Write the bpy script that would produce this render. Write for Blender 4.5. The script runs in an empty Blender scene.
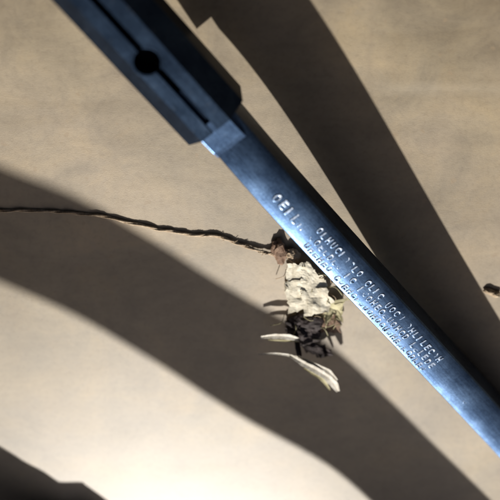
import bpy, bmesh, math, random
from mathutils import Vector, Matrix, noise

random.seed(4)
U = 0.0002                      # one picture unit = 0.2 mm
SC = bpy.context.scene

# ---------------------------------------------------------------- camera, sky, sun, exposure
TILT = math.radians(27)         # the camera stands a little beyond the bar and looks back towards the sun
DIST = 1000.0
cam_d = bpy.data.cameras.new('camera')
cam = bpy.data.objects.new('camera', cam_d)
SC.collection.objects.link(cam)
CAM = Vector((0, math.sin(TILT) * DIST, math.cos(TILT) * DIST))
cam.location = CAM * U
cam.rotation_euler = (-TILT, 0, 0)
cam_d.sensor_width = 36
cam_d.lens = 36 * DIST / 500.0
cam_d.clip_start = 0.004
cam_d.clip_end = 50
cam_d.dof.use_dof = True
cam_d.dof.focus_distance = DIST * U * 0.955
cam_d.dof.aperture_fstop = 14
SC.camera = cam
SC.render.resolution_x = SC.render.resolution_y = 1024
SC.view_settings.view_transform = 'Standard'
SC.view_settings.look = 'None'
SC.view_settings.gamma = 1
SC.view_settings.use_curve_mapping = False
SC.view_settings.exposure = 0.11

C_RIGHT = Vector((1, 0, 0))
C_UP = Vector((0, math.cos(TILT), -math.sin(TILT)))
C_FWD = Vector((0, -math.sin(TILT), -math.cos(TILT)))


def at(px, py, z=0.0):
    """Point of the place (in picture units) at height z, seen at pixel px, py of the photograph."""
    d = C_FWD * DIST + C_RIGHT * (px - 250) + C_UP * (250 - py)
    t = (z - CAM.z) / d.z
    return CAM + d * t


# bar frame (needed for the sun's direction)
BAR_T = 41.0
BAR_W = 34.0
SLEEVE_T = BAR_T + 10
P1 = at(212, 152, 91)
P2 = at(454, 411, 50)
AX = (P2 - P1).normalized()
ROLL = math.radians(0)
side0 = AX.cross(Vector((0, 0, 1))).normalized()      # to the upper right of the picture... away from the sun
side0 = -side0 if side0.y < 0 else side0
nrm0 = side0.cross(AX).normalized()
if nrm0.z < 0:
    nrm0 = -nrm0
rot = Matrix.Rotation(ROLL, 3, AX)
SIDE = rot @ side0
NRM = rot @ nrm0

shadow_pt = at(219, 29, 0)
caster_pt = P1 - NRM * BAR_T
SUN = (caster_pt - shadow_pt).normalized()            # towards the sun
elev = math.asin(SUN.z)
azim = math.atan2(SUN.x, SUN.y)
print('SUN elevation', math.degrees(elev), 'azimuth', math.degrees(azim), 'bar slope', math.degrees(math.asin(AX.z)))

world = bpy.data.worlds.new('World')
SC.world = world
world.use_nodes = True
wn = world.node_tree.nodes
wl = world.node_tree.links
wn.clear()
sky = wn.new('ShaderNodeTexSky')
sky.sky_type = 'NISHITA'
sky.sun_disc = False
sky.sun_elevation = elev
sky.sun_rotation = azim
sky.air_density = 0.06
sky.dust_density = 2.4
sky.ozone_density = 0.0
bg = wn.new('ShaderNodeBackground')
bg.inputs['Strength'].default_value = 0.05
wo = wn.new('ShaderNodeOutputWorld')
wl.new(sky.outputs[0], bg.inputs['Color'])
wl.new(bg.outputs[0], wo.inputs['Surface'])

sun_d = bpy.data.lights.new('sun', 'SUN')
sun_d.energy = 5.0
sun_d.angle = math.radians(0.9)
sun_d.color = (1.0, 0.95, 0.88)
sun = bpy.data.objects.new('sun', sun_d)
SC.collection.objects.link(sun)
sun.rotation_euler = SUN.to_track_quat('Z', 'Y').to_euler()
sun.location = SUN * 1.0


# ---------------------------------------------------------------- materials
def mat(name):
    m = bpy.data.materials.new(name)
    m.use_nodes = True
    nt = m.node_tree
    b = nt.nodes['Principled BSDF']
    return m, nt, b


def node(nt, kind, **kw):
    n = nt.nodes.new(kind)
    for k, v in kw.items():
        if k in n.inputs:
            n.inputs[k].default_value = v
        else:
            setattr(n, k, v)
    return n


def ramp(nt, src, stops):
    r = nt.nodes.new('ShaderNodeValToRGB')
    el = r.color_ramp.elements
    while len(el) < len(stops):
        el.new(0.5)
    for e, (p, c) in zip(el, stops):
        e.position = p
        e.color = c if len(c) == 4 else (*c, 1)
    nt.links.new(src, r.inputs[0])
    return r.outputs[0]


def mix(nt, kind, fac, a, b):
    m = nt.nodes.new('ShaderNodeMix')
    m.data_type = 'RGBA'
    m.blend_type = kind
    for idx, val in ((0, fac), (6, a), (7, b)):
        if hasattr(val, 'is_linked'):
            nt.links.new(val, m.inputs[idx])
        else:
            m.inputs[idx].default_value = val if idx == 0 else ((*val, 1) if len(val) == 3 else val)
    return m.outputs[2]


def coords(nt, scale, rotz=0.0):
    tc = nt.nodes.new('ShaderNodeTexCoord')
    mp = nt.nodes.new('ShaderNodeMapping')
    mp.inputs['Scale'].default_value = scale
    mp.inputs['Rotation'].default_value = (0, 0, rotz)
    nt.links.new(tc.outputs['Object'], mp.inputs[0])
    return mp.outputs[0]


def noise_tex(nt, vec, scale, detail=4, rough=0.55, dist=0.0):
    n = nt.nodes.new('ShaderNodeTexNoise')
    n.inputs['Scale'].default_value = scale
    n.inputs['Detail'].default_value = detail
    n.inputs['Roughness'].default_value = rough
    n.inputs['Distortion'].default_value = dist
    nt.links.new(vec, n.inputs['Vector'])
    return n.outputs['Fac']


def bump(nt, b, height, strength, dist):
    n = nt.nodes.new('ShaderNodeBump')
    n.inputs['Strength'].default_value = strength
    n.inputs['Distance'].default_value = dist
    nt.links.new(height, n.inputs['Height'])
    nt.links.new(n.outputs[0], b.inputs['Normal'])


def add(nt, a, b, op='ADD'):
    m = nt.nodes.new('ShaderNodeMath')
    m.operation = op
    for i, v in enumerate((a, b)):
        if hasattr(v, 'is_linked'):
            nt.links.new(v, m.inputs[i])
        else:
            m.inputs[i].default_value = v
    return m.outputs[0]


def floor_material():
    m, nt, b = mat('beige_floor')
    iso = coords(nt, (1, 1, 1))
    streak = coords(nt, (0.22, 1, 1), math.radians(-2))
    streak2 = coords(nt, (1, 0.3, 1), math.radians(3))
    big = noise_tex(nt, iso, 26, 5, 0.6, 0.4)
    mid = noise_tex(nt, streak, 150, 5, 0.6, 0.2)
    mid2 = noise_tex(nt, streak2, 110, 4, 0.6, 0.2)
    fine = noise_tex(nt, iso, 900, 6, 0.7)
    c = ramp(nt, big, [(0.3, FLOOR_A), (0.7, FLOOR_B)])
    cl = noise_tex(nt, iso, 75, 6, 0.65, 0.6)
    c = mix(nt, 'MULTIPLY', 1.0, c, ramp(nt, cl, [(0.32, (0.76, 0.76, 0.77)), (0.5, (1, 1, 1)), (0.7, (1.17, 1.13, 1.03))]))
    tint = noise_tex(nt, iso, 33, 3, 0.5, 0.3)
    c = mix(nt, 'MULTIPLY', 0.7, c, ramp(nt, tint, [(0.35, (1.02, 1.0, 0.95)), (0.62, (1.01, 0.99, 1.04))]))
    c = mix(nt, 'MULTIPLY', 0.85, c, ramp(nt, mid, [(0.3, (0.80, 0.78, 0.74)), (0.52, (0.97, 0.97, 0.97)), (0.72, (1.10, 1.08, 1.04))]))
    c = mix(nt, 'MULTIPLY', 0.6, c, ramp(nt, mid2, [(0.3, (0.84, 0.82, 0.79)), (0.6, (1, 1, 1))]))
    c = mix(nt, 'MULTIPLY', 0.7, c, ramp(nt, fine, [(0.3, (0.78, 0.75, 0.71)), (0.5, (1, 1, 1)), (0.75, (1.1, 1.09, 1.05))]))
    spots = noise_tex(nt, iso, 420, 2, 0.4)
    c = mix(nt, 'MIX', ramp(nt, spots, [(0.69, (0, 0, 0)), (0.75, (0.5, 0.5, 0.5))]), c, (0.33, 0.235, 0.13))
    # a pale rubbed streak and a faint dark joint line beyond the bar
    tc = nt.nodes.new('ShaderNodeTexCoord')
    sx = nt.nodes.new('ShaderNodeSeparateXYZ')
    nt.links.new(tc.outputs['Object'], sx.inputs[0])
    a0, a1 = at(376, 84) * U, at(520, 94) * U
    j0, j1 = at(376, -60) * U, at(374, 108) * U

    def inside(val, lo, hi, soft):
        m1 = nt.nodes.new('ShaderNodeMapRange'); m1.inputs[1].default_value = lo - soft; m1.inputs[2].default_value = lo + soft
        m2 = nt.nodes.new('ShaderNodeMapRange'); m2.inputs[1].default_value = hi + soft; m2.inputs[2].default_value = hi - soft
        nt.links.new(val, m1.inputs[0]); nt.links.new(val, m2.inputs[0])
        return add(nt, m1.outputs[0], m2.outputs[0], 'MULTIPLY')

    wob = add(nt, add(nt, big, -0.5), 0.002, 'MULTIPLY')
    yy = add(nt, sx.outputs[1], wob)
    xx = add(nt, sx.outputs[0], wob)
    st = add(nt, inside(yy, a1.y, a0.y, 0.0009), inside(xx, a0.x, 0.12, 0.003), 'MULTIPLY')
    c = mix(nt, 'MIX', add(nt, add(nt, st, mid2, 'MULTIPLY'), 0.5, 'MULTIPLY'), c, (0.56, 0.49, 0.37))
    jt = add(nt, inside(xx, j0.x - 0.0004, j0.x + 0.0006, 0.0006), inside(sx.outputs[1], j1.y, 0.12, 0.003), 'MULTIPLY')
    c = mix(nt, 'MIX', add(nt, add(nt, jt, mid, 'MULTIPLY'), 0.5, 'MULTIPLY'), c, (0.25, 0.195, 0.13))
    nt.links.new(c, b.inputs['Base Color'])
    r = ramp(nt, mid, [(0.2, (0.44,) * 3), (0.8, (0.54,) * 3)])
    nt.links.new(r, b.inputs['Roughness'])
    b.inputs['Specular IOR Level'].default_value = 1.0
    h = add(nt, add(nt, fine, 0.35, 'MULTIPLY'), add(nt, mid, 0.3, 'MULTIPLY'))
    h = add(nt, h, add(nt, noise_tex(nt, iso, 3200, 4, 0.7), 0.5, 'MULTIPLY'))
    b.inputs['Coat Weight'].default_value = 1.0
    b.inputs['Coat Roughness'].default_value = 0.38
    b.inputs['Coat IOR'].default_value = 1.55
    bump(nt, b, h, 0.16, 0.0003)
    return m


FLOOR_A = (0.275, 0.22, 0.135)
FLOOR_B = (0.43, 0.355, 0.235)


def metal_material(name, col, dark, rough, metallic, spec=0.5, worn=(0.66, 0.74, 0.35), worn_col=(0.34, 0.38, 0.43), relief=0.07):
    m, nt, b = mat(name)
    iso = coords(nt, (1, 1, 1))
    lng = coords(nt, (0.06, 1, 1))
    brush = noise_tex(nt, lng, 2600, 4, 0.65)
    cloud = noise_tex(nt, iso, 160, 5, 0.6)
    grain = noise_tex(nt, iso, 2400, 3, 0.6)
    c = ramp(nt, cloud, [(0.3, dark), (0.68, col)])
    c = mix(nt, 'MULTIPLY', 0.7, c, ramp(nt, grain, [(0.32, (0.6, 0.62, 0.66)), (0.62, (1.12, 1.12, 1.1))]))
    wear = noise_tex(nt, iso, 700, 6, 0.72)
    c = mix(nt, 'MIX', ramp(nt, wear, [(worn[0], (0, 0, 0)), (worn[1], (worn[2],) * 3)]), c, worn_col)
    nt.links.new(c, b.inputs['Base Color'])
    r = add(nt, add(nt, brush, 0.16, 'MULTIPLY'), add(nt, add(nt, cloud, 0.16, 'MULTIPLY'), rough - 0.16))
    nt.links.new(r, b.inputs['Roughness'])
    b.inputs['Metallic'].default_value = metallic
    b.inputs['Specular IOR Level'].default_value = spec
    bump(nt, b, add(nt, brush, add(nt, grain, 0.6, 'MULTIPLY')), relief, 0.00012)
    return m


def plant_material(name, a, bcol, scale=500, rough=0.75, trans=0.0):
    m, nt, b = mat(name)
    iso = coords(nt, (1, 1, 1))
    n = noise_tex(nt, iso, scale, 5, 0.65)
    c = ramp(nt, n, [(0.32, a), (0.66, bcol)])
    nt.links.new(c, b.inputs['Base Color'])
    b.inputs['Roughness'].default_value = rough
    vein = noise_tex(nt, coords(nt, (1, 0.16, 1), math.radians(24)), scale * 3, 3, 0.6, 0.5)
    c = mix(nt, 'MULTIPLY', 0.6, c, ramp(nt, vein, [(0.34, (0.70, 0.66, 0.58)), (0.6, (1.06, 1.06, 1.05))]))
    nt.links.new(c, b.inputs['Base Color'])
    bump(nt, b, add(nt, noise_tex(nt, iso, scale * 3, 3, 0.6), vein), 0.35, 0.0003)
    return m


M_FLOOR = floor_material()
M_BAR = metal_material('blue_steel', (0.095, 0.16, 0.28), (0.045, 0.085, 0.17), 0.285, 1.0, 0.5, (0.66, 0.78, 0.22))
M_SLEEVE = metal_material('dark_blue_steel', (0.035, 0.06, 0.105), (0.016, 0.03, 0.058), 0.33, 0.95, 0.5, (0.6, 0.74, 0.5), (0.16, 0.19, 0.23))
M_RAISED = metal_material('worn_glint_steel', (0.22, 0.32, 0.50), (0.10, 0.18, 0.33), 0.36, 0.95, 0.5, (0.44, 0.60, 0.8), (0.60, 0.67, 0.77), 0.15)  # lighter worn steel; its pale speckles also paint in the glints
M_PIT = metal_material('near_black_steel', (0.012, 0.014, 0.02), (0.006, 0.008, 0.012), 0.6, 0.2)  # near-black colour for groove bed and hole bottom
M_STEM = plant_material('dry_brown_stem', (0.30, 0.21, 0.13), (0.66, 0.54, 0.39), 900)
M_CREAM = plant_material('dry_cream_fibre', (0.66, 0.61, 0.48), (0.84, 0.80, 0.67), 420)
M_YELLOW = plant_material('dry_yellow_fibre', (0.36, 0.33, 0.18), (0.60, 0.56, 0.36), 420)
M_CORE = plant_material('dark_seed_core', (0.016, 0.010, 0.010), (0.05, 0.034, 0.034), 700)
M_STRAW = plant_material('pale_straw', (0.58, 0.54, 0.45), (0.86, 0.83, 0.76), 900, 0.6)
M_BROWN = plant_material('brown_knot', (0.16, 0.09, 0.055), (0.34, 0.23, 0.16), 600)


# ---------------------------------------------------------------- object helpers
def link(name, me, m, parent=None, smooth=False):
    o = bpy.data.objects.new(name, me)
    SC.collection.objects.link(o)
    if m:
        me.materials.append(m)
    if parent:
        o.parent = parent
    if smooth:
        for p in me.polygons:
            p.use_smooth = True
    return o


def tag(o, label=None, cat=None, group=None, kind=None):
    for k, v in (('label', label), ('category', cat), ('group', group), ('kind', kind)):
        if v:
            o[k] = v
    return o


def thing(name, loc, label, cat, group=None):
    o = bpy.data.objects.new(name, None)
    SC.collection.objects.link(o)
    o.empty_display_size = 0.01
    o.location = loc
    return tag(o, label, cat, group)


def prism(profile, x0, x1, n=1):
    """profile: list of (y, z); extruded along x."""
    bm = bmesh.new()
    rings = []
    for i in range(n + 1):
        x = x0 + (x1 - x0) * i / n
        rings.append([bm.verts.new((x * U, y * U, z * U)) for y, z in profile])
    k = len(profile)
    for a, b in zip(rings, rings[1:]):
        for j in range(k):
            bm.faces.new((a[j], a[(j + 1) % k], b[(j + 1) % k], b[j]))
    bm.faces.new(rings[0][::-1])
    bm.faces.new(rings[-1])
    bmesh.ops.recalc_face_normals(bm, faces=bm.faces)
    return bm


def to_mesh(bm, name='m'):
    bmesh.ops.recalc_face_normals(bm, faces=bm.faces)
    me = bpy.data.meshes.new(name)
    bm.to_mesh(me)
    bm.free()
    return me


def bevel(bm, w, seg=2):
    bmesh.ops.bevel(bm, geom=list(bm.edges), offset=w * U, segments=seg, profile=0.6, affect='EDGES', clamp_overlap=True)


def box(bm, x0, x1, y0, y1, z0, z1, m=None):
    vs = []
    for x in (x0, x1):
        for y in (y0, y1):
            for z in (z0, z1):
                v = Vector((x, y, z))
                if m:
                    v = m @ v
                vs.append(bm.verts.new(v * U))
    for f in ((0, 1, 3, 2), (4, 6, 7, 5), (0, 4, 5, 1), (2, 3, 7, 6), (0, 2, 6, 4), (1, 5, 7, 3)):
        bm.faces.new([vs[i] for i in f])


def tube(points, radii, seg=8, wobble=0.0):
    bm = bmesh.new()
    rings = []
    n = len(points)
    for i, p in enumerate(points):
        t = (points[min(i + 1, n - 1)] - points[max(i - 1, 0)]).normalized()
        a = t.cross(Vector((0, 0, 1))).normalized()
        b = a.cross(t)
        r = radii[i]
        ring = []
        for k in range(seg):
            an = 2 * math.pi * k / seg
            rr = r * (1 + wobble * (random.random() - 0.5))
            ring.append(bm.verts.new((p + a * math.cos(an) * rr + b * math.sin(an) * rr) * U))
        rings.append(ring)
    for a, b in zip(rings, rings[1:]):
        for k in range(seg):
            bm.faces.new((a[k], a[(k + 1) % seg], b[(k + 1) % seg], b[k]))
    bm.faces.new(rings[0][::-1])
    bm.faces.new(rings[-1])
    return bm


def smooth_path(pts, n):
    """Catmull-Rom through pts."""
    out = []
    m = len(pts) - 1
    for i in range(n + 1):
        s = i / n * m
        k = min(int(s), m - 1)
        f = s - k
        p0 = pts[max(k - 1, 0)]; p1 = pts[k]; p2 = pts[k + 1]; p3 = pts[min(k + 2, m)]
        out.append(0.5 * ((2 * p1) + (p2 - p0) * f + (2 * p0 - 5 * p1 + 4 * p2 - p3) * f * f + (3 * p1 - p0 - 3 * p2 + p3) * f ** 3))
    return out


# ---------------------------------------------------------------- the floor
bm = bmesh.new()
s = 2.0
vs = [bm.verts.new(v) for v in ((-s, -s, 0), (s, -s, 0), (s, s, 0), (-s, s, 0))]
bm.faces.new(vs)
tag(link('floor', to_mesh(bm), M_FLOOR), kind='structure')

# ---------------------------------------------------------------- the blue bar
bar = thing('metal_bar', P1 * U, 'blue steel bar with raised characters and a darker grooved sleeve with a hole', 'metal bar')
BM = Matrix((AX, SIDE, NRM)).transposed()           # local x along the bar to the lower right, y away from the sun, z up
bar.rotation_mode = 'QUATERNION'
bar.rotation_quaternion = BM.to_quaternion()
# local length at which the lower edge reaches the floor
LEN = (P1.z - NRM.z * BAR_T) / -AX.z
print('bar length to contact', LEN)

W, T = BAR_W, BAR_T
# the upper face is slightly crowned
def crown(y):
    return -0.0040 * (y - 24) ** 2


ARCH = 8.0
LEAN = -AX.z / math.sqrt(1 - AX.z ** 2)


def arch(x):
    """The blade bows a little between the sleeve and the place where it touches down."""
    if x <= 0:
        return 0.0
    if x > LEN:
        return (x - LEN) * LEAN
    return ARCH * 9.48 * (x / LEN) * (1 - x / LEN) ** 3


top = [(y, crown(y)) for y in (W - 1, 28, 22, 16, 11, 7, 4, 1.6)]
blade = prism([(0, -T), (W + 3.5, -T), (W + 5, -T + 3), (W + 4, -2.6), (W + 2.6, -0.9)] + top + [(0.9, crown(1.6) - 0.9)], -60, LEN + 60, 70)
blade_o = link('blade', to_mesh(blade), M_BAR, bar)
for v in blade_o.data.vertices:
    v.co.z += arch(v.co.x / U) * U
for p in blade_o.data.polygons:
    p.use_smooth = True
blade_o.data.set_sharp_from_angle(angle=math.radians(14))

# sleeve: two rails with a groove between, a hole across the groove
S0, S1 = -900.0, -15.0
H = 5.0
left = prism([(-13, -T - 4), (14.0, -T - 4), (14.0, H - 1.4), (12.9, H), (1, H), (-13, H - 12)], S0, S1, 1)
right = prism([(17.8, -T - 4), (W + 13, -T - 4), (W + 13, H - 17), (W - 2, H), (18.9, H), (17.8, H - 1.4)], S0, S1, 1)
floor_groove = prism([(14.0, -T - 3), (17.8, -T - 3), (17.8, H - 15), (14.0, H - 15)], S0 + 2, -20, 1)


def cut(bm_a, cutter_bm, name):
    a = bpy.data.objects.new(name, to_mesh(bm_a)); SC.collection.objects.link(a)
    c = bpy.data.objects.new('cutter', to_mesh(cutter_bm)); SC.collection.objects.link(c)
    md = a.modifiers.new('b', 'BOOLEAN')
    md.operation = 'DIFFERENCE'; md.object = c; md.solver = 'EXACT'
    dg = bpy.context.evaluated_depsgraph_get()
    me = bpy.data.meshes.new_from_object(a.evaluated_get(dg))
    bpy.data.objects.remove(a); bpy.data.objects.remove(c)
    return me


def hole_cutter(x, y, r, z0, z1):
    b = bmesh.new()
    bmesh.ops.create_cone(b, cap_ends=True, segments=40, radius1=r * U, radius2=r * U, depth=(z1 - z0) * U,
                          matrix=Matrix.Translation(Vector((x, y, (z0 + z1) / 2)) * U))
    return b


def local_of(px, py, z=None):
    """Local x, y of the point of the bar's upper plane seen at a pixel."""
    d = at(px, py, 0) - CAM
    o = P1 + NRM * H
    t = (o - CAM).dot(NRM) / d.dot(NRM)
    q = CAM + d * t - P1
    return q.dot(AX), q.dot(SIDE)


hx, hy = local_of(147, 62)
print('hole local', hx, hy, 'groove', local_of(209, 125), local_of(126, 33), 'sleeve left', local_of(120, 68), local_of(190, 147), 'right', local_of(194, 42), local_of(243, 100))
HY = 13.0
sl_l = link('sleeve_rail', cut(left, hole_cutter(hx, HY, 11, -30, 20), 'l'), M_SLEEVE, bar)
sl_r = link('sleeve_rail', cut(right, hole_cutter(hx, HY, 11, -30, 20), 'r'), M_SLEEVE, bar)
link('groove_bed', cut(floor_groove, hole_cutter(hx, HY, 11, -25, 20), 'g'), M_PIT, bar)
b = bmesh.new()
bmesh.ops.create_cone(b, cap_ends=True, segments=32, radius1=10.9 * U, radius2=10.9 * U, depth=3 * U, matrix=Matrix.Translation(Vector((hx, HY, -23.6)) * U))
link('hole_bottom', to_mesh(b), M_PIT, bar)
rim = bmesh.new()
ring = []
for k in range(48):
    an = 2 * math.pi * k / 48
    ring.append([rim.verts.new(Vector((hx + math.cos(an) * r_, HY + math.sin(an) * r_, z_)) * U) for r_, z_ in ((11.0, H - 3.5), (11.0, H - 1.0), (11.9, H + 0.35), (13.0, H + 0.35), (13.6, H - 0.2), (13.6, H - 3.5))])
for k in range(48):
    if abs(math.sin(2 * math.pi * (k + .5) / 48) * 12.5 + HY - 15.8) < 2.6:
        continue
    a, b_ = ring[k], ring[(k + 1) % 48]
    for q in range(5):
        rim.faces.new((a[q], a[q + 1], b_[q + 1], b_[q]))
link('hole_rim', to_mesh(rim), M_SLEEVE, bar)
# shoulder closing the groove, sloping down onto the blade
sh = bmesh.new()
prof = [(-25, H - 0.9), (-15, H - 0.9), (2, H - 2.6), (8, 0.6), (8, -6), (-25, -6)]
ra = [sh.verts.new(Vector((x, 0.4, z)) * U) for x, z in prof]
rb = [sh.verts.new(Vector((x, W - 1.5, z)) * U) for x, z in prof]
for j in range(6):
    sh.faces.new((ra[j], ra[(j + 1) % 6], rb[(j + 1) % 6], rb[j]))
sh.faces.new(ra); sh.faces.new(rb[::-1])
bmesh.ops.recalc_face_normals(sh, faces=sh.faces)
bevel(sh, 0.9)
link('shoulder', to_mesh(sh), M_BAR, bar)
# leg that props the raised end, beyond the picture
legx = -860
foot = P1 + AX * legx + NRM * (-T - 4)
lm = bmesh.new()
Minv = BM.inverted()
box(lm, -14, 14, -14, 14, -foot.z, 3, Matrix.Translation(Minv @ (foot - P1 + SIDE * 17)).to_4x4() @ Minv.to_4x4())
link('prop_leg', to_mesh(lm), M_SLEEVE, bar)


for q in ((230, 140), (290, 215), (350, 285), (400, 345), (440, 385), (480, 420)):
    x, y = local_of(*q)
    p = P1 + AX * x + SIDE * y
    hv = ((CAM - p).normalized() + SUN).normalized()
    print('bar lobe', q, 'along', round(math.degrees(math.asin(hv.dot(AX))), 1), 'across', round(math.degrees(math.asin(hv.dot(SIDE))), 1))
# raised characters: worn past reading, so only their strokes
gmesh = {}


def glyph_mesh(k, w, h):
    key = (k, round(w, 1), round(h, 1))
    if key not in gmesh:
        cu = bpy.data.curves.new('character', 'FONT')
        cu.body = 'OILCUDEH'[k]
        cu.extrude = 1.0
        cu.bevel_depth = 0.05
        cu.bevel_resolution = 1
        cu.resolution_u = 3
        cu.offset = 0.012
        cu.extrude = 0.05
        t = bpy.data.objects.new('character', cu)
        SC.collection.objects.link(t)
        me = bpy.data.meshes.new_from_object(t.evaluated_get(bpy.context.evaluated_depsgraph_get()))
        bpy.data.objects.remove(t)
        xs = [v.co.x for v in me.vertices]; ys = [v.co.y for v in me.vertices]
        sx = (w * (0.45 if k == 1 else 1)) / (max(xs) - min(xs)); sy = h / (max(ys) - min(ys))
        for v in me.vertices:
            v.co = Vector(((v.co.x - min(xs)) * sx, (v.co.y - min(ys)) * sy, v.co.z * 5)) * U
        me.materials.clear()
        me.materials.append(M_RAISED)
        gmesh[key] = me
    return gmesh[key]


def row(x0, x1, y0, h, w, gap, kinds):
    x = x0
    i = 0
    while x + w < x1:
        k = kinds[i % len(kinds)]
        i += 1
        if k is not None:
            o = bpy.data.objects.new('raised_character', glyph_mesh(k, w, h))
            SC.collection.objects.link(o)
            o.parent = bar
            o.location = Vector((x, y0 + random.uniform(-.5, .5), arch(x + w / 2) + crown(y0 + h / 2) + random.choice((0.05, 0, -0.1, -0.2, -0.3, -0.45, -0.55)))) * U
        x += w + gap


xa, ya = local_of(275, 197)
xb, yb = local_of(303, 228)
xc, _ = local_of(440, 366)
xd, yd = local_of(469, 404)
print('text', xa, ya, xb, yb, xc, xd, yd)
row(xa - 2, xb + 3, 12, 10, 6.5, 2.6, [0, 6, 1, 2, 7])


def mixed():
    out = []
    while len(out) < 60:
        k = random.choice([0, 0, 1, 2, 3, 4, 5, 6, 7, 3, None, None])
        if out[-1:] != [k]:
            out.append(k)
    return out


row(xb + 8, xc + 2, 22, 7.6, 5.0, 1.9, mixed())
row(xb + 10, xc + 4, 12.6, 7.6, 5.0, 1.9, mixed())
row(xb + 14, xc, 3.6, 7.2, 4.8, 1.9, mixed())
row(xd - 3, xd + 8, 13, 6, 5, 3, [0])


# ---------------------------------------------------------------- bars added out of view to throw the floor shadows
SHX = -SUN / SUN.z       # shift of a shadow per unit height (down the ray to the floor)


def shade_bar(upper, lower, ypos, t, width, label):
    """An added bar, unseen; its outline follows from the shadow it throws on the floor."""
    up = smooth_path([at(*p) for p in upper], 60)
    lo = smooth_path([at(*p) for p in lower], 60) if lower else [None] * len(up)
    secs = []
    for a, b in zip(up, lo):
        zt = max((a.y - ypos) / SHX.y, 6)
        zb = max(zt - t, 0.4)
        A = a - Vector((SHX.x, SHX.y, 0)) * zt          # far upper edge
        B = b - Vector((SHX.x, SHX.y, 0)) * zb if b else A - Vector((0, width, 0))
        secs.append([Vector((A.x, A.y, zt)), Vector((A.x, A.y, zb)), Vector((B.x, B.y, zb)), Vector((B.x, B.y, zt))])
    base = Vector((secs[0][2].x, secs[0][2].y, 0))
    root = thing('metal_bar', base * U, label, 'metal bar')  # added shadow caster, stays out of view
    bm = bmesh.new()
    rings = [[bm.verts.new((v - base) * U) for v in s_] for s_ in secs]
    for a, b in zip(rings, rings[1:]):
        for j in range(4):
            bm.faces.new((a[j], a[(j + 1) % 4], b[(j + 1) % 4], b[j]))
    bm.faces.new(rings[0]); bm.faces.new(rings[-1][::-1])
    link('blade', to_mesh(bm), M_BAR, root)
    lm = bmesh.new()
    c = (secs[0][0] + secs[0][2]) / 2 - base
    box(lm, c.x - 12, c.x + 12, c.y - 10, c.y + 10, 0, secs[0][1].z)
    link('prop_leg', to_mesh(lm), M_SLEEVE, root)
    return root


up_a = [(-260, 50), (-120, 108), (0, 165), (80, 198), (160, 244), (203, 272), (250, 300), (330, 345), (388, 398), (432, 442), (489, 498), (560, 570)]
off_a = [117, 117, 117, 120, 121, 121, 122, 122, 120, 119, 118, 112]
shade_bar(up_a, [(x, y + o) for (x, y), o in zip(up_a, off_a)], at(250, 590).y, 36, 60,
          'added curved blue steel bar out of view, shaped to throw the broad curved shadow')
up_b = [(-260, 300), (-120, 376), (0, 446), (24, 461), (43, 471), (57, 480.5), (63, 482), (81, 482), (86, 485), (103, 497), (112, 504)]
shade_bar(up_b, None, at(0, 527).y, 60, 60,
          'added stepped blue steel bar out of view, shaped to throw the lower left corner shadow')

# ---------------------------------------------------------------- the dry plant scrap beside the bar
org = at(300, 300)
sprig = thing('dried_flower', Vector((org.x, org.y, 0)) * U, 'dry cream flower scrap with dark core and thin twisted brown stem beside the bar', 'dried flower')
ORG = Vector((org.x, org.y, 0))


def rel(px, py, z=0.0):
    return at(px, py, z) - ORG


stem_pts = [rel(-60, 207, 0.7), rel(0, 210, 0.7), rel(50, 211, 0.7), rel(100, 216, 0.7), rel(150, 227, 0.7), rel(190, 234, 0.8), rel(215, 236, 1), rel(245, 246, 1.6), rel(268, 253, 3), rel(284, 257, 6)]
sp = smooth_path(stem_pts, 90)
for p in sp:
    k = noise.noise(p * 0.06) * 1.3
    p.y += k
    p.z += abs(noise.noise(p * 0.05 + Vector((9, 3, 1)))) * 0.3
for strand in range(2):
    pts, rad = [], []
    for i, p in enumerate(sp):
        an = i * 0.62 + strand * math.pi + noise.noise(p * 0.03) * 2
        t = (sp[min(i + 1, 90)] - sp[max(i - 1, 0)]).normalized()
        a = t.cross(Vector((0, 0, 1))).normalized()
        h = 0.75 + 0.35 * noise.noise(p * 0.07 + Vector((0, 0, 4 + strand)))
        pts.append(p + a * math.cos(an) * h + Vector((0, 0, 0.55 + math.sin(an) * h * 0.8)))
        rad.append((0.95 + 0.004 * i) * (1 + 0.3 * noise.noise(p * 0.11 + Vector((strand * 5, 0, 0)))))
    pts = smooth_path(pts, 260)
    rad = [rad[min(int(i / 260 * 90), 90)] for i in range(261)]
    link('stem_strand', to_mesh(tube(pts, rad, 7, 0.25)), M_STEM, sprig, True)
for i in range(12):
    k = random.randint(62, 89)
    p = sp[k]
    a = random.uniform(-1.2, 1.2) + random.choice((0, math.pi))
    l = random.uniform(2.5, 6)
    q = Vector((math.cos(a), math.sin(a), 0))
    w_ = Vector((-q.y, q.x, 0)) * random.uniform(-.35, .35)
    link('fibre', to_mesh(tube(smooth_path([p + Vector((0, 0, .6)), p + q * l * .5 + w_ * l * .6 + Vector((0, 0, random.uniform(.6, 3)))
         , p + q * l + Vector((0, 0, random.uniform(.2, 2)))], 7), [0.38, .38, .35, .32, .3, .27, .24, .2], 5)), M_STEM, sprig, True)


def crumple(center, rx, ry, rz, rotz, seed, sub=3, amp=0.35, sharp=0.06, zmin=0.3):
    bm = bmesh.new()
    bmesh.ops.create_icosphere(bm, subdivisions=sub, radius=1)
    R = Matrix.Rotation(rotz, 3, 'Z')
    off = Vector((seed * 3.1, seed * 1.7, seed))
    for v in bm.verts:
        d = v.co.copy()
        q = R @ Vector((d.x * rx, d.y * ry, d.z * rz))
        k = noise.noise(q * sharp + off) + 0.5 * noise.noise(q * sharp * 2.3 + off) + 0.35 * noise.noise(q * sharp * 5 + off)
        q *= 1 + amp * k
        q += center
        q.z = max(q.z, zmin + 0.3 * random.random())
        v.co = q * U
    return bm


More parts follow.
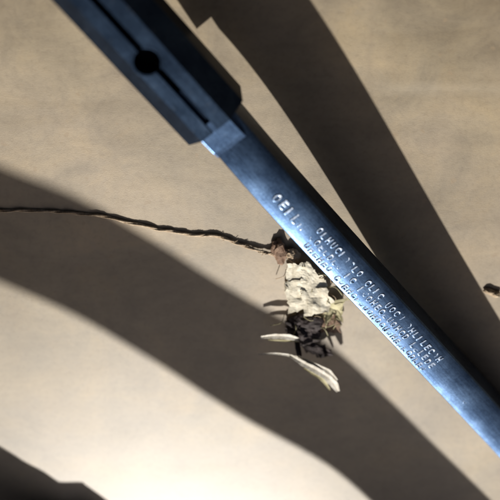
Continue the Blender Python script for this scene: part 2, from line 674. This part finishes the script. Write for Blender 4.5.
def flake(outline, z, seed, lift=4.0, thick=0.8, n=9, jag=1.5):
    """A crumpled papery flake: outline quad in pixels, subdivided and creased."""
    (a, b, c, d) = outline
    bm = bmesh.new()
    g = []
    for i in range(n + 1):
        u = i / n
        r = []
        for j in range(n + 1):
            w = j / n
            px = (a[0] * (1 - u) + b[0] * u) * (1 - w) + (d[0] * (1 - u) + c[0] * u) * w
            py = (a[1] * (1 - u) + b[1] * u) * (1 - w) + (d[1] * (1 - u) + c[1] * u) * w
            q = Vector((px, py, seed * 7.3))
            edge = min(u, 1 - u, w, 1 - w)
            if edge < 0.02:
                px += jag * 2 * noise.noise(q * 0.25)
                py += jag * 2 * noise.noise(q * 0.25 + Vector((5, 5, 5)))
            zz = z + lift * (noise.noise(q * 0.07) + 0.35 * abs(noise.noise(q * 0.14)) + 0.08 * noise.noise(q * 0.4))
            r.append(bm.verts.new(rel(px, py, max(zz, 0.8)) * U))
        g.append(r)
    for i in range(n):
        for j in range(n):
            bm.faces.new((g[i][j], g[i + 1][j], g[i + 1][j + 1], g[i][j + 1]))
    bmesh.ops.recalc_face_normals(bm, faces=bm.faces)
    bmesh.ops.solidify(bm, geom=list(bm.faces), thickness=thick * U)
    return bm


def blade_strip(pts, widths, thick=1.2, curl=1.5, seg=26):
    """A curled sliver along a path of (px, py, z)."""
    P = smooth_path([rel(*p) for p in pts], seg)
    bm = bmesh.new()
    rings = []
    n = len(P)
    for i, p in enumerate(P):
        f = i / (n - 1) * (len(widths) - 1)
        k = min(int(f), len(widths) - 2)
        w = widths[k] + (widths[k + 1] - widths[k]) * (f - k)
        w *= 1 + 0.25 * noise.noise(p * 0.2)
        t = (P[min(i + 1, n - 1)] - P[max(i - 1, 0)]).normalized()
        a = t.cross(Vector((0, 0, 1))).normalized()
        b = a.cross(t)
        w = max(w, 0.4)
        ring = [p + a * w / 2 + b * curl, p + b * 0.2, p - a * w / 2 + b * curl * 0.8,
                p - a * w / 2 + b * (curl * 0.8 - thick), p - b * thick, p + a * w / 2 + b * (curl - thick)]
        rings.append([bm.verts.new(q * U) for q in ring])
    for a, b in zip(rings, rings[1:]):
        for j in range(6):
            bm.faces.new((a[j], a[(j + 1) % 6], b[(j + 1) % 6], b[j]))
    bm.faces.new(rings[0]); bm.faces.new(rings[-1][::-1])
    return bm


# cream tuft: a crumpled papery wad under creased flakes
link('cream_tuft', to_mesh(crumple(rel(305, 289, 5), 19, 22, 8, 0.3, 2, 4, 0.28, 0.05)), M_CREAM, sprig)
link('papery_flake', to_mesh(flake([(287, 265), (310, 262), (323, 285), (287, 291)], 11, 1, 4.0, 0.8, 16, 1.6)), M_CREAM, sprig)
link('papery_flake', to_mesh(flake([(286, 282), (322, 276), (333, 302), (289, 314)], 12.5, 2, 3.6, 0.8, 16, 1.6)), M_CREAM, sprig)
link('papery_flake', to_mesh(flake([(300, 292), (326, 288), (330, 312), (304, 316)], 14, 12, 3.4, 0.8, 12, 1.6)), M_CREAM, sprig)
fl = link('papery_flake', to_mesh(flake([(318, 298), (346, 300), (343, 321), (320, 316)], 6, 3, 5, 0.8, 12, 2.5)), M_YELLOW, sprig)
fl['label'] = 'yellowish flake at the right of the tuft'
link('papery_flake', to_mesh(flake([(318, 312), (334, 314), (342, 334), (322, 332)], 6, 5, 3)), M_BROWN, sprig)
# dark core under it
link('dark_core', to_mesh(crumple(rel(303, 328, 6), 20, 15, 9, -0.35, 5, 4, 0.5, 0.08)), M_CORE, sprig)
# brown knot where the stem meets the bar
link('brown_knot', to_mesh(crumple(rel(279, 251, 4), 8, 13, 5, 0.1, 8, 3, 0.55, 0.12)), M_BROWN, sprig)
link('brown_knot', to_mesh(crumple(rel(292, 255, 4), 9, 7, 5, -0.6, 11, 3, 0.5, 0.12)), M_STEM, sprig)
# slivers
link('pale_sliver', to_mesh(blade_strip([(261, 337, 17), (275, 336, 18), (290, 337, 17), (304, 341, 11)], [3, 6, 6, 3], 0.7, 1.0)), M_STRAW, sprig)
link('pale_sliver', to_mesh(blade_strip([(268, 340, 15), (282, 340.5, 16), (296, 341, 14), (306, 343, 10)], [1, 2, 2, 2], 0.6, 0.4)), M_YELLOW, sprig)
link('pale_sliver', to_mesh(blade_strip([(258, 354, 21), (276, 353.5, 22), (293, 356, 22), (304, 361, 20)], [1.2, 2.5, 3.5, 3], 0.6, 0.6)), M_STRAW, sprig)
link('pale_sliver', to_mesh(blade_strip([(290, 355, 23), (303, 363, 26), (318, 371, 29), (331, 380, 29), (338, 391, 26)], [3, 6, 8, 9, 4], 0.8, 1.2)), M_STRAW, sprig)
link('pale_sliver', to_mesh(blade_strip([(298, 356, 22), (314, 364, 27), (328, 371, 30), (337, 380, 30)], [2, 4, 5, 2], 0.7, 0.9)), M_STRAW, sprig)
link('pale_sliver', to_mesh(blade_strip([(304, 368, 23), (314, 374, 25), (323, 380, 26), (330, 390, 24)], [1, 3, 4, 1.5], 0.7, 0.7)), M_YELLOW, sprig)
# dark flake in place of shade below the core; husk bridging to the slivers
link('shade_husk', to_mesh(flake([(298, 343), (322, 344), (334, 355), (312, 356)], 8, 9, 6, 0.8, 9, 3)), M_CORE, sprig)
link('shade_husk', to_mesh(blade_strip([(296, 335, 8), (298, 348, 14), (300, 357, 21)], [5, 6, 4], 1.4, 1.5)), M_CORE, sprig)
# hair-thin fibres
for i in range(24):
    x, y = random.uniform(284, 340), random.uniform(266, 350)
    a = random.uniform(0, 6.28)
    l = random.uniform(8, 20)
    pts = [rel(x, y, 6), rel(x + math.cos(a) * l * .5, y + math.sin(a) * l * .5, random.uniform(8, 16)), rel(x + math.cos(a + .5) * l, y + math.sin(a + .5) * l, random.uniform(2, 12))]
    pp = smooth_path(pts, 8)
    link('fibre', to_mesh(tube(pp, [0.4] * 9, 5)), M_YELLOW if i % 3 else M_STEM, sprig, True)

# ---------------------------------------------------------------- a crumb
c = at(492, 292)
cr = crumple(Vector((0, 0, 2)), 9, 3.5, 3, -0.2, 21, 3, 0.5, 0.15)
o = link('wood_crumb', to_mesh(cr), M_STEM)
o.location = Vector((c.x, c.y, 0)) * U
tag(o, 'small dark brown crumb on the floor at the right edge, beyond the bar', 'crumb')
